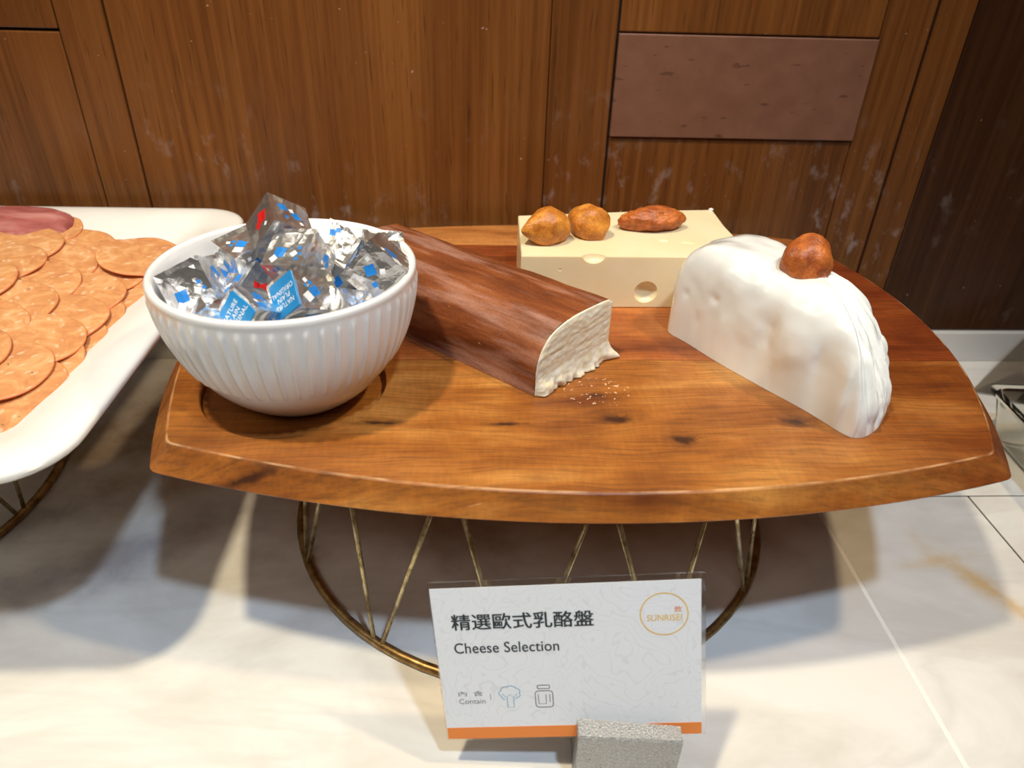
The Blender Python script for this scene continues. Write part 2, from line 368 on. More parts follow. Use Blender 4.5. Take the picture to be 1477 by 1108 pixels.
# card
a = N('printed_card_paper'); cn = a.noise(a.coord((26, 26, 26), (0, 0, 0), (0, 0, 0)), 1, 3, .5, .4)
fr = a.math('FRACT', a.math('MULTIPLY', cn, 22)); ln_ = a.math('LESS_THAN', fr, .13)
a.col(a.mix(a.math('MULTIPLY', ln_, .30), (.70, .735, .80), (.52, .54, .57))); a.set(Roughness=.55); M['paper'] = a.m
M['orange'] = plain('orange_print', (.72, .21, .035), .5)
M['ink'] = plain('dark_green_ink', (.014, .022, .024), .5)
M['grey_ink'] = plain('grey_ink', (.20, .20, .21), .5)
M['blue_ink'] = plain('blue_ink', (.10, .33, .50), .5)
M['brown_ink'] = plain('brown_ink', (.12, .08, .08), .5)
a = N('sunrise_gradient_ink'); t = a.coord((1, 1, 1)); sp = a.n('SeparateXYZ'); a.l(t, sp.inputs[0])
a.col(a.ramp(a.math('MULTIPLY_ADD', sp.outputs[2], 38, .5), [(.05, (.28, .42, .05)), (.4, (.72, .50, .05)), (.9, (.74, .24, .06))])); a.set(Roughness=.5); M['sun'] = a.m
a = N('clear_laminate'); a.b.inputs['Base Color'].default_value = (.93, .93, .93, 1); a.set(Roughness=.12, Transmission_Weight=1.0, IOR=1.18, Alpha=.55); M['laminate'] = a.m
a = N('brushed_cast_metal'); n1 = a.noise(a.geo((900, 900, 900)), 1, 3, .6); n2 = a.noise(a.geo((300, 300, 300), (4, 0, 0)), 1, 1)
a.col(a.mix(a.ramp(n2, [(.70, G(0)), (.76, G(.8))]), a.ramp(n1, [(.3, G(.26)), (.7, G(.46))]), G(.08))); a.set(Metallic=.75, Roughness=.42); a.bump(n1, .9, .0006); M['steel'] = a.m
a = N('smoked_acrylic'); a.b.inputs['Base Color'].default_value = (.50, .46, .42, 1); a.set(Roughness=.08, Transmission_Weight=1, IOR=1.2); M['smoked'] = a.m
a = N('clear_plastic'); a.b.inputs['Base Color'].default_value = (.95, .94, .88, 1); a.set(Roughness=.08, Transmission_Weight=1, IOR=1.3); M['clear'] = a.m

# ------------------------------------------------------------------ setting: wall, upstand, countertop
YW = .675
bm = bmesh.new(); box(bm, -1.3, 1.4, YW+.004, YW+.03, -.05, .95)
wall = tag(obj('wall_back', bm, M['gap']), kind='structure')
def panel(x0, x1, z0, z1, dy, mat, name='panel', bev=.0012):
    b = bmesh.new(); box(b, x0, x1, YW+dy, YW+.006, z0, z1, bev, 2); return obj(name, b, mat, wall)
g = .0009
for x0, x1, z0, z1, dy, mt, nm in (
        (-1.3, -.342-g, .037, .3112, .0005, 'veneer', 'panel'), (-1.3, -.342-g, .3135, .94, .0005, 'veneer_b', 'panel'),
        (-.342, -.3035, .037, .94, 0, 'veneer_b', 'stile'), (-.3025, .0630, .037, .94, .0022, 'veneer', 'panel'),
        (.0634, .1195, .037, .94, .0016, 'veneer_b', 'stile'),
        (.1215, .3475, .037, .2345, .0016, 'veneer_b', 'panel'), (.1215, .3475, .3215, .94, .0016, 'veneer', 'panel'),
        (.3479, .3905, .037, .94, .0012, 'veneer_b', 'stile'), (.3925, .4245, .037, .94, .0004, 'veneer_b', 'stile'),
        (.4255, 1.4, .037, .94, .0012, 'veneer_shaded', 'panel')):
    o = panel(x0, x1, z0, z1, dy, M[mt], nm)
    if mt == 'veneer_shaded': o['label'] = 'veneer panel with shade painted into its colour'
o = panel(.1213, .3476, .2352, .3205, -.0010, M['plaque'], 'blank_plate', .0008); o['label'] = 'matt reddish-brown blank plate'
bm = bmesh.new(); box(bm, -1.3, 1.4, YW-.003, YW+.006, 0, .036, .0015)
tag(obj('baseboard_back', bm, M['upstand']), kind='structure')
top = empty('countertop', (0, .3, 0), 'polished cream marble countertop of several slabs under stands and card', 'countertop')
def slab(x0, x1, y0, y1, mat=None, nm='slab', z1=0, z0=-.02, bev=.0006):
    b = bmesh.new(); box(b, x0, x1, y0-.3, y1-.3, z0, z1, bev); return obj(nm, b, mat or M['marble'], top)
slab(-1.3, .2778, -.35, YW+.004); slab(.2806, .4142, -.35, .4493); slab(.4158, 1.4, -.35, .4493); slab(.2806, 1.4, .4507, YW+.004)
slab(.2770, .2814, -.35, YW+.004, M['grout'], 'grout_line', -.00025, -.018, 0)
slab(.4140, .4160, -.35, .4505, M['joint'], 'dark_joint', -.0007, -.018, 0)
slab(.2812, 1.4, .4490, .4510, M['joint'], 'dark_joint', -.0007, -.0175, 0)

# ------------------------------------------------------------------ wire stands
def make_stand(cx, cy, label, phase):
    t = empty('wire_stand', (cx, cy, 0), label, 'stand', 'brass zigzag wire stands on the countertop')
    RB, RT = .1815, .163
    for nm, R_, z, r in (('bottom_ring', RB, .0032, .0032), ('top_ring', RT, .1405, .0024)):
        b = bmesh.new(); tube(b, [(R_*math.cos(i*math.pi/36), R_*math.sin(i*math.pi/36), z) for i in range(72)], r, 10, True)
        smooth(obj(nm, b, M['brass'], t))
    P = lambda R_, deg, z: Vector((R_*math.cos(math.radians(deg)), R_*math.sin(math.radians(deg)), z))
    for i in range(12):
        ab = phase+30*i
        for s in (-1, 1):
            b = bmesh.new(); tube(b, [P(RB, ab+s*1.1, .0045), P(RT, ab+s*13.6, .1395)], .0016, 8)
            smooth(obj('wire', b, M['wire'], t))
    return t
make_stand(.0437, .4558, 'brass zigzag wire stand carrying the wooden cheese board', -96)
make_stand(-.528, .465, 'brass zigzag wire stand under the white meat tray at the left edge', -100)

# ------------------------------------------------------------------ wooden board of glued planks
def edge(p, q, bulge, n=22):
    p, q = Vector(p), Vector(q); d = q-p; nrm = Vector((d.y, -d.x)).normalized(); out = []
    for i in range(n+1):
        t = i/n; out.append(p+d*t+nrm*(4*t*(1-t))*bulge)
    return out
def outline(c, b, rc=.0045):
    es = [edge(c[i], c[(i+1) % 4], b[i]) for i in range(4)]
    out = []
    for i in range(4):
        e = es[i]; L = (e[1]-e[0]).length; k = min(.45, rc/L)
        nx = es[(i+1) % 4]; Ln = (nx[1]-nx[0]).length; kn = min(.45, rc/Ln)
        out += e[1:-1]
        a_ = e[-1]+(e[-2]-e[-1])*k; b_ = nx[0]+(nx[1]-nx[0])*kn; c_ = e[-1]
        for s_ in (0, .25, .5, .75, 1): out.append(a_*(1-s_)**2+c_*2*s_*(1-s_)+b_*s_**2)
    return out
bot = outline([(-.1745, .3105), (.2975, .3000), (.2975, .6290), (-.1765, .6200)], [.0375, .0405, .0340, .0250])
tpo = outline([(-.1655, .3170), (.2850, .3045), (.2890, .6220), (-.1680, .6130)], [.0365, .0405, .0330, .0235])
cen = Vector((.06, .465))
def ins(o, d): return [p+(cen-p).normalized()*d for p in o]
def lerp(a_, b_, t): return [p*(1-t)+q*t for p, q in zip(a_, b_)]
rings = [(ins(bot, .004), .1435), (ins(bot, .0012), .1440), (bot, .1455), (lerp(bot, tpo, .25), .1486), (lerp(bot, tpo, .55), .1526), (lerp(bot, tpo, .8), .1562), (lerp(bot, tpo, .95), .1588), (ins(tpo, .0006), .1596), (ins(tpo, .0022), .16)]
bm = bmesh.new(); loft(bm, [[Vector((p.x, p.y, z)) for p in r] for r, z in rings]); bmesh.ops.recalc_face_normals(bm, faces=bm.faces)
whole = obj('whole', bm)
bm = bmesh.new()
prof = [(.0520, .1545), (.0535, .1556), (.0537, .1590), (.0546, .1604), (.0546, .17)]
loft(bm, [[(-.1085+r*math.cos(i*math.pi/48), .3735+r*math.sin(i*math.pi/48), z) for i in range(96)] for r, z in prof]); bmesh.ops.recalc_face_normals(bm, faces=bm.faces)
cutter = obj('cutter', bm)
md = whole.modifiers.new('b', 'BOOLEAN'); md.operation = 'DIFFERENCE'; md.object = cutter; md.solver = 'EXACT'; bake(whole)
board = empty('serving_board', (.06, .465, .1435), 'curved honey-brown wooden serving board holding the bowl and cheeses', 'serving board')
cuts = [.20, .4035, .4930, .5985, .70]
for i, mk in enumerate(('plank_front', 'plank_second', 'plank_third', 'plank_back')):
    gp = .00022
    b = bmesh.new(); box(b, -.4, .5, cuts[i]+(gp if i else 0), cuts[i+1]-(gp if i < 3 else 0), .1, .2); s_ = obj('slabcut', b)
    me = whole.data.copy(); pl = bpy.data.objects.new('plank', me); COL.objects.link(pl)
    md = pl.modifiers.new('b', 'BOOLEAN'); md.operation = 'INTERSECT'; md.object = s_; md.solver = 'EXACT'; bake(pl)
    pl.data.materials.clear(); pl.data.materials.append(M[mk]); smooth(pl, 24)
    pl.parent = board; pl.matrix_parent_inverse = Matrix.Translation(-Vector((.06, .465, .1435)))
    bpy.data.objects.remove(s_)
bpy.data.objects.remove(whole); bpy.data.objects.remove(cutter)
for ang in (-111, -51, 9, 69, 129, 189):
    b = bmesh.new(); cx, cy = .0437+.163*math.cos(math.radians(ang))-.06, .4558+.163*math.sin(math.radians(ang))-.465
    box(b, cx-.006, cx+.006, cy-.004, cy+.004, -.0012, .0002, .0003)
    o = obj('felt_pad', b, plain('pale_felt', (.7, .62, .45), .9) if ang == -111 else bpy.data.materials['pale_felt'], board)

# ------------------------------------------------------------------ ribbed bowl
BX, BY, BZ = -.1050, .3775, .1549
bowl = empty('ribbed_bowl', (BX, BY, BZ), 'white ribbed ceramic bowl in the board recess, filled with foil cubes', 'bowl')
H, R0 = .0825, .0714
NB, SEG = 56, 560
def orad(z): return R0*math.sqrt(max(0, 1-((H-z)/.0905)**2))
def ring(r, z, rib=0):
    out = []
    for i in range(SEG):
        th = i*2*math.pi/SEG
        f = abs(math.cos(NB/2*th))**9*rib
        rr = r+f; out.append((rr*math.cos(th), rr*math.sin(th), z))
    return out
bm = bmesh.new(); R = [ring(.004, .0012), ring(.026, .0012), ring(.0275, 0), ring(.0305, 0)]
for i in range(1, 46):
    z = H*.945*i/45
    e0 = min(1, max(0, (z-.0290)/.004)); e1 = min(1, max(0, (H*.93-z)/.0035))
    e0 = e0*e0*(3-2*e0); e1 = e1*e1*(3-2*e1)
    R.append(ring(max(orad(z), .031), z, .0014*e0*e1))
R += [ring(R0+.0002, H-.0035), ring(R0+.0003, H-.0018), ring(R0-.0004, H-.0005), ring(R0-.0018, H), ring(R0-.0033, H-.0005), ring(R0-.0042, H-.002)]
for i in range(1, 20):
    z = H-.002-(H-.008)*i/19*.999
    R.append(ring(max(.004, (orad(z-.003 if z > .01 else z)-.0045)*(1 if i < 19 else .6)), z))
loft(bm, R); bmesh.ops.recalc_face_normals(bm, faces=bm.faces)
smooth(obj('bowl_body', bm, M['ceramic'], bowl))

# ------------------------------------------------------------------ foil wrapped cheese cubes
def cube_mesh(seed):
    bm = bmesh.new(); bmesh.ops.create_cube(bm, size=1)
    bmesh.ops.subdivide_edges(bm, edges=bm.edges[:], cuts=7, use_grid_fill=True)
    uvl = bm.loops.layers.uv.new('UVMap')
    # faces: -Z carries the label
    cell = {(0, 0, -1): 0, (0, 0, 1): 0, (-1, 0, 0): 1, (1, 0, 0): 0, (0, -1, 0): 2, (0, 1, 0): 1}
    bm.normal_update()
    for f in bm.faces:
        n = f.normal; k = max(range(3), key=lambda i: abs(n[i])); key = tuple((1 if n[k] > 0 else -1) if i == k else 0 for i in range(3))
        ax_ = [i for i in range(3) if i != k]
        for lp in f.loops:
            c = lp.vert.co; lp[uvl].uv = (cell[key]+c[ax_[0]]+.5, c[ax_[1]]+.5)
    for v in bm.verts:
        c = v.co.copy(); m_ = sorted(abs(x) for x in c)
        edge_ = m_[1] > .499 and m_[2] > .499
        o_ = Vector((seed*7.3, 1.1, 2.2))
        d = fbm(c*3.1+o_, 2)*.030+fbm(c*9+o_, 1)*.012
        flat = .5 if c.z < -.499 else 1
        nrm = c.normalized()
        if edge_: v.co = c*(1.005+.5*abs(d)) + nrm*d*.25
        else: v.co = c + nrm*(d*flat*1.2-.03*flat)
    # folded flap ridges on the +Z face and one side
    me = bpy.data.meshes.new('foil_body'); bm.to_mesh(me); bm.free(); me.materials.append(FOILS[seed])
    return me
FM = [cube_mesh(i) for i in range(3)]
def text_mesh(body, size, align='CENTER', offset=0.0, ext=0.0, spacing=1.0):
    cu = bpy.data.curves.new('t', 'FONT'); cu.body = body; cu.size = size; cu.align_x = align; cu.align_y = 'CENTER'
    cu.offset = offset; cu.extrude = ext; cu.resolution_u = 4; cu.space_line = .95; cu.space_character = spacing
    o = bpy.data.objects.new('t', cu); COL.objects.link(o); bpy.context.view_layer.update()
    me = bpy.data.meshes.new_from_object(o.evaluated_get(bpy.context.evaluated_depsgraph_get()))
    bpy.data.objects.remove(o); return me
lab_me = None
def make_cube(c, Rm, s, label, seed=0, labelled=False, text=None):
    t = empty('foil_cheese_cube', (0, 0, 0), label, 'cheese', 'foil-wrapped cheese cubes in the bowl')
    m4 = Matrix(((Rm[0][0], Rm[0][1], Rm[0][2]), (Rm[1][0], Rm[1][1], Rm[1][2]), (Rm[2][0], Rm[2][1], Rm[2][2])))
    t.rotation_euler = m4.to_euler(); t.location = c
    b = obj('foil_wrapper', FM[seed % 3], None, t); s *= 1.06; b.scale = (s, s, s)
    for p in b.data.polygons: p.use_smooth = False
    if labelled:
        bm = bmesh.new()
        h = .42*s; z = -s*.5-.0003
        q = rrect(-h, h, -h, h, .0012, 4)
        loft(bm, [[(x, y, z+.0004) for x, y in q], [(x, y, z) for x, y in q]]); bmesh.ops.recalc_face_normals(bm, faces=bm.faces)
        lb = obj('label', bm, M['label_blue'], t); lb['label'] = 'bright blue square paper label'
        # V corner is local (-,-,-); text reads from V along local +Y
        me = text_mesh('NATURE\nPLAIN\nORIGINAL', s*.165, spacing=1.05); me.materials.append(M['label_white'])
        me.transform(Matrix.Translation((0, s*.02, 0)))
        tx = obj('lettering', me, None, lb)
        # axes: reading dir = +Y, text up = +X ; normal must be -Z  (Y x X = -Z)
        mm = Matrix(((0, 1, 0), (1, 0, 0), (0, 0, -1))).to_4x4(); mm.translation = (0, 0, z-.00012); tx.matrix_local = mm
        tx['label'] = 'white capital lettering'
    return t
CUBES = [
 ((-.1115, .401, .2475), [[.327, -.623, .711], [-.885, .061, .461], [-.33, -.78, -.531]], .0228, 'foil cheese cube topmost on the heap, red patch and blue squares', 0, False),
 ((-.0975, .3800, .2370), [[-.244, -.928, .281], [-.829, .35, .436], [-.503, -.127, -.855]], .0235, 'foil cheese cube just under the topmost one, blue and white squares', 1, False),
 ((-.0920, .3571, .2252), [[.292, -.697, .655], [-.723, .287, .628], [-.626, -.657, -.42]], .0232, 'foil cheese cube at the front showing its blue lettered label', 2, True),
 ((-.1496, .362, .2282), [[.448, -.893, .047], [-.447, -.179, .877], [-.774, -.414, -.479]], .0234, 'foil cheese cube leaning on the left wall of the bowl', 1, False),
 ((-.1310, .3952, .2321), [[.718, .014, .696], [-.682, .214, .699], [-.139, -.977, .164]], .0225, 'foil cheese cube left of and behind the topmost one', 2, False),
 ((-.0540, .3768, .2345), [[.754, -.652, .077], [-.191, -.107, .976], [-.628, -.751, -.205]], .0240, 'foil cheese cube on the right, one flat face up with crease', 2, False),
 ((-.0810, .4185, .2270), [[.885, .06, .463], [-.386, .652, .653], [-.262, -.756, .6]], .0225, 'foil cheese cube at the back right of the topmost one', 1, False)]
for c in CUBES: make_cube(*c)
def RE(x, y, z):
    m_ = Euler((math.radians(x), math.radians(y), math.radians(z))).to_matrix(); return [list(r) for r in m_]
def face_to(nrm, spin):
    z = -Vector(nrm).normalized(); x = Vector((0, 0, 1)).cross(z).normalized(); y = z.cross(x); a_ = math.radians(spin)
    x2 = x*math.cos(a_)+y*math.sin(a_); y2 = z.cross(x2)
    return [[x2[i], y2[i], z[i]] for i in range(3)]
make_cube((-.1180, .3480, .2185), face_to((-.45, -.75, .45), 20), .0220, 'foil cheese cube with blue label low in front, half under the lettered one', 0, True)
EXTRA = [((-.1400, .3440, .2150), RE(20, 40, 15), 1, 'foil cheese cube sunk deepest at the front left of the bowl'),
 ((-.0670, .3480, .2170), RE(35, 25, 50), 2, 'foil cheese cube at the front right rim, partly under its neighbours'),
 ((-.0560, .4080, .2270), RE(30, 10, 20), 0, 'foil cheese cube at the back right rim behind the flat-faced one'),
 ((-.1060, .4290, .2230), RE(10, 35, 40), 1, 'foil cheese cube at the back wall of the bowl behind the topmost'),
 ((-.1500, .3910, .2180), RE(42, 12, 70), 2, 'foil cheese cube deep at the left back wall of the bowl'),
 ((-.1255, .3730, .2190), RE(25, 55, 10), 0, 'foil cheese cube in the middle dip between left and topmost cubes'),
 ((-.0780, .4000, .2140), RE(15, 20, 65), 1, 'foil cheese cube in the hollow right of the heap'),
 ((-.0980, .3420, .1990), RE(50, 10, 30), 2, 'foil cheese cube deep under the lettered cube'),
 ((-.1180, .4080, .2070), RE(5, 20, 30), 0, 'foil cheese cube deep under the topmost cube')]
for c, r_, sd, lb in EXTRA: make_cube(c, r_, .0222, lb, sd)

# ------------------------------------------------------------------ smoked cheese log
O = Vector((.0346, .3609, .1602)); E1 = Vector((.7285, .6850, 0)); AX = Vector((-.7435, .6688, 0))
prof = [(0, 0), (0, .006), (.0003, .012), (.0008, .0177), (.0018, .0225), (.0035, .0268), (.0058, .0303), (.009, .0342), (.0120, .0366), (.0155, .0386), (.020, .0402), (.026, .0416), (.0335, .0424), (.044, .0429), (.0535, .0429), (.061, .0427), (.0652, .0424), (.0670, .0413), (.0676, .039), (.0681, .032), (.0687, .0225), (.0693, .014), (.0700, .006), (.0702, 0), (.056, .0), (.042, 0), (.028, 0), (.014, 0)]
L = .205; NS = 60
log = empty('smoked_cheese_log', O+E1*.035+AX*.1, 'half-round log of brown smoked cheese with pale torn end, beside the bowl', 'cheese')
inv = Matrix.Translation(-log.location)
rings = []
for j in range(NS+1):
    t = L*j/NS; r = []
    sh = 1-.35*max(0, (t-L+.014)/.014)**2
    for (s_, h_) in prof:
        p = O+E1*(s_*sh+.035*(1-sh))+AX*t
        d = fbm(Vector((t*22, s_*60, h_*60)), 3)*.0011+noise.noise(Vector((t*5, s_*170, h_*170)))*.0006
        cs = Vector((s_-.035, 0, h_-.015)).normalized()
        k = 0 if h_ < .001 else 1
        rings.append if 0 else None
        r.append(p+E1*(cs.x*d*k)+Vector((0, 0, h_*sh+cs.z*d*k)))
    rings.append(r)
# drop the extra height already in O
bm = bmesh.new(); loft(bm, rings, cap0=False); bmesh.ops.recalc_face_normals(bm, faces=bm.faces); bm.transform(inv)
smooth(obj('rind', bm, M['rind'], log), 50)
# torn pale end face: grid over the section, horizontal shreds, ragged lower lip
bm = bmesh.new()
def htop(s_):
    pts = [(0, .001)]+[q for q in prof[:18]]
    for (a0, b0), (a1, b1) in zip(pts, pts[1:]):
        if a1 > a0 and a0 <= s_ <= a1: return b0+(b1-b0)*(s_-a0)/(a1-a0)
    return .040
NU, NV = 80, 46; grid = []
for i in range(NU+1):
    s_ = .0006+(.0690-.0006)*i/NU; ht = htop(s_)-.0003; col_ = []
    for j in range(NV+1):
        v_ = j/NV; hh = ht*v_
        y_ = hh-s_*.10
        lay = noise.noise(Vector((s_*60, y_*300, 0)))*.0006+noise.noise(Vector((s_*260, y_*700, 5)))*.0005
        tear = max(0, 1-hh/.012)
        out = .0008+lay+tear*(.0035+.0045*noise.noise(Vector((s_*90+hh*60, 3, hh*90)))+.0022*noise.noise(Vector((s_*300, 7, hh*160))))
        fl = math.exp(-((s_-.066)/.0045)**2)*tear*.009
        bord = min(1, min(v_, 1-v_)*12, min(i, NU-i)/4) if hh > .004 else min(1, min(i, NU-i)/3)
        p = O-AX*(out*max(bord, 0))+E1*(s_+fl*.8)+Vector((0, 0, hh+.0003))-AX*fl*.3
        col_.append(bm.verts.new(p))
    grid.append(col_)
for i in range(NU):
    for j in range(NV): bm.faces.new((grid[i][j], grid[i+1][j], grid[i+1][j+1], grid[i][j+1]))
bmesh.ops.recalc_face_normals(bm, faces=bm.faces); bm.transform(inv)
cf = smooth(obj('cut_face', bm, M['cut'], log)); cf['label'] = 'pale cream torn cut face'
sol = cf.modifiers.new('s', 'SOLIDIFY'); sol.thickness = .0012; sol.offset = 0
# ------------------------------------------------------------------ holed cheese block
swiss = empty('holed_cheese_block', (.11, .52, .1602), 'pale yellow holed cheese block at the back of the board', 'cheese')
bm = bmesh.new()
qs = [(.0318, .4785), (.1990, .4800), (.1955, .5420), (.1962, .5800), (.150, .5765), (.0335, .5600)]
rr_ = []
for z, d in ((.1602, .0008), (.1608, 0), (.170, 0), (.180, 0), (.190, 0), (.1998, 0), (.2006, .0008)):
    c_ = Vector((.115, .525)); rr_.append([Vector((*(Vector(p)+(c_-Vector(p)).normalized()*d), z)) for p in qs])
loft(bm, rr_); bmesh.ops.recalc_face_normals(bm, faces=bm.faces)
sb = obj('cheese_body', bm, M['swiss'])
bm = bmesh.new()
for (cx, cy, cz, rx, ry, rz) in ((.0835, .4775, .2015, .0088, .0060, .0068), (.1238, .4775, .1728, .0090, .0072, .0088), (.1565, .5040, .2015, .0068, .0045, .0016), (.1395, .5090, .2012, .0048, .0030, .0020), (.060, .478, .1900, .0022, .0010, .0018), (.1600, .478, .1850, .0020, .001, .0022)):
    r = bmesh.ops.create_uvsphere(bm, u_segments=32, v_segments=20, radius=1)
    for v in r['verts']: v.co = Vector((cx+v.co.x*rx, cy+v.co.y*ry, cz+v.co.z*rz))
ct = obj('c', bm, M['swiss'])
md = sb.modifiers.new('b', 'BOOLEAN'); md.operation = 'DIFFERENCE'; md.object = ct; md.solver = 'EXACT'; bake(sb); bpy.data.objects.remove(ct)
sb.parent = swiss; sb.matrix_parent_inverse = Matrix.Translation(-swiss.location); smooth(sb, 20)
for p in sb.data.polygons:
    if p.area > 3e-5 or abs(p.normal.z) > .999 or abs(p.normal.y) > .999: p.use_smooth = False
bm = bmesh.new(); bmesh.ops.create_icosphere(bm, subdivisions=2, radius=.0014)
for v in bm.verts: v.co = Vector((.1945+v.co.x*1.6, .5785+v.co.y, .2012+v.co.z))
bm.transform(Matrix.Translation(-swiss.location)); smooth(obj('torn_crumb', bm, M['white_cheese'], swiss))

# ------------------------------------------------------------------ white cheese lump
A0 = Vector((.1338, .4431, 0)); D = Vector((.5176, -.8556, 0)).normalized(); NN = Vector((.8556, .5176, 0))
fp = [(0, 0), (.02, -.0008), (.05, -.0020), (.085, -.0008), (.115, .0008), (.140, .0), (.1475, .003), (.1495, .012), (.1470, .026), (.1410, .040), (.1290, .056), (.1100, .070), (.0830, .080), (.0500, .083), (.0180, .076), (-.006, .060), (-.0120, .036), (-.0080, .015)]
def closed_catmull(P, n):
    out = []; m_ = len(P)
    for i in range(m_):
        p0, p1, p2, p3 = (Vector(P[(i+k-1) % m_]) for k in range(4))
        for j in range(n):
            t = j/n; out.append(.5*((2*p1)+(p2-p0)*t+(2*p0-5*p1+4*p2-p3)*t*t+(3*p1-p0-3*p2+p3)*t**3))
    return out
FP = closed_catmull(fp, 14); CE = Vector((.070, .036))
wc = empty('white_cheese', A0+D*.07+NN*.036+Vector((0, 0, .1602)), 'large glossy white soft cheese lump with folded right side, one apricot on top', 'cheese')
bm = bmesh.new(); rings = []; NL = 56
def H_(u): # crest height along the lump
    x = u/.145; return .0690-.009*max(0, x-.25)-.010*max(0, x-.72)*1.8
for j in range(NL+1):
    t = j/NL; ang = t*math.pi/2; r = []
    for P in FP:
        v = P-CE
        frontness = min(1, max(0, (.020-P.y)/.018))*min(1, max(0, (.150-P.x)/.01))
        leftn = min(1, max(0, (.020-P.x)/.026))
        pw = 2.1+3.0*frontness+2.6*leftn*(1-frontness)
        ca, sa = math.cos(ang), math.sin(ang)
        rr = max(0, ca)**(2/pw); hh = max(0, sa)**(2/pw)
        q = CE+v*rr
        z = H_(q.x)*hh
        p3 = A0+D*q.x+NN*q.y
        # waves on the front face
        nv = Vector((q.x*26, z*20, q.y*20))
        dd = fbm(nv*.8, 2)*.0024+fbm(nv*2.2, 2)*.0009+fbm(nv*5.5, 1)*.0004
        vert = min(1, z/.008)
        # drip ridge near the front corner, hollow left of it
        if frontness > 0:
            dd += .0042*math.exp(-((q.x-.1315)/.0045)**2)*min(1, max(0, (.046-z)/.012))
            dd -= .0036*math.exp(-((q.x-.117)/.007)**2)*math.exp(-((z-.030)/.018)**2)
            dd += .0030*math.exp(-((q.x-.098)/.012)**2)*math.exp(-((z-.034)/.016)**2)
            dd -= .0028*math.exp(-((q.x-.078)/.006)**2)*math.exp(-((z-.038)/.014)**2)
            for (px_, pz_, pr_) in ((.012, .034, .0022), (.024, .023, .0018), (.060, .012, .0018), (.035, .040, .003), (.088, .016, .002)):
                dd -= .0016*math.exp(-((q.x-px_)**2+(z-pz_)**2)/pr_**2)
        # stretched folds over the right-hand shoulder
        endn = min(1, max(0, (P.x-.085)/.03))*(1-frontness)
        th = math.atan2(v.y, v.x)
        folds = (noise.noise(Vector((th*9+z*22, 4, z*14)))*.0036+noise.noise(Vector((th*30+z*60, 9, z*10)))*.0024+noise.noise(Vector((th*75+z*90, 2, z*16)))*.0012)
        dd += folds*endn*min(1, (1-t)*5)
        # overhang groove: right flap tucked behind the front corner
        dd -= .0048*math.exp(-((th+.20)/.045)**2)*min(1, max(0, (.045-z)/.015))*(1 if P.x > .13 else 0)
        vn = Vector(v).normalized() if v.length > 0 else Vector((0, 0))
        out = (D*vn.x+NN*vn.y)*math.cos(ang)+Vector((0, 0, math.sin(ang)))
        r.append(p3+out*dd*vert*(1 if j < NL else 0)+Vector((0, 0, .1602+z-out.z*dd*vert*(0 if z > .01 else 1))))
    rings.append(r)
vsr = loft(bm, rings[:-1], cap0=True, cap1=False)
apex = bm.verts.new(A0+D*CE.x+NN*CE.y+Vector((0, 0, sum(v.co.z for v in vsr[-1])/len(vsr[-1]))))
for i in range(len(vsr[-1])): bm.faces.new((vsr[-1][i], vsr[-1][(i+1) % len(FP)], apex))
for _ in range(2): bmesh.ops.smooth_vert(bm, verts=[v for v in bm.verts if v.co.z > .2], factor=.5, use_axis_x=True, use_axis_y=True, use_axis_z=True)
bmesh.ops.recalc_face_normals(bm, faces=bm.faces); bm.transform(Matrix.Translation(-wc.location))
smooth(obj('cheese_body', bm, M['white_cheese'], wc), 70)

# ------------------------------------------------------------------ dried apricots
def apr(loc, rad, rot, seed, label, mat, pinch=0, wr=.22):
    bm = bmesh.new(); bmesh.ops.create_icosphere(bm, subdivisions=5, radius=1)
    so = Vector((seed*5.1, seed*2.3, 0))
    for v in bm.verts:
        c = v.co.copy(); f = fbm(c*1.0+so, 2)*.13
        wrn = abs(noise.noise(c*2.2+so))*.14+abs(noise.noise(Vector((c.x*2, c.y*9, c.z*9))+so))*.07
        crease = -.16*math.exp(-((c.y-.15)/.10)**2)*max(0, c.z)*(.5+.5*noise.noise(c*2+so))
        k = 1+f-wrn*wr+crease*.6
        p = c*k
        if pinch: p.x -= pinch*max(0, -c.x)**3*.35; p.y *= 1-.45*max(0, -c.x)**2*min(1, pinch*2); p.z *= 1-.35*max(0, -c.x)**2*min(1, pinch*2)
        if p.z < -.72: p.z = -.72-(p.z+.72)*.1
        v.co = Vector((p.x*rad[0], p.y*rad[1], p.z*rad[2]))
    o = obj('dried_apricot', bm, mat); o.location = loc; o.rotation_euler = [math.radians(x) for x in rot]
    smooth(o); return tag(o, label, 'dried fruit', 'dried apricots garnishing the cheeses')
apr((.0525, .5060, .2115), (.0172, .0140, .0150), (0, 0, 25), 1, 'orange dried apricot with pointed tip, leftmost on the holed cheese block', M['apricot'], .8)
apr((.0840, .5185, .2105), (.0165, .0130, .0140), (0, 12, -20), 2, 'pale orange dried apricot, second from left on the holed cheese block', M['apricot'])
apr((.1350, .5340, .2080), (.0262, .0120, .0105), (0, 0, 4), 3, 'long flat reddish dried apricot, rightmost on the holed cheese block', M['apricot_dark'], 0, 1.0)
apr((.1975, .3985, .2325), (.0152, .0135, .0165), (-22, 10, -12), 4, 'brown-orange dried apricot sitting on the white cheese lump', M['apricot_dark'])

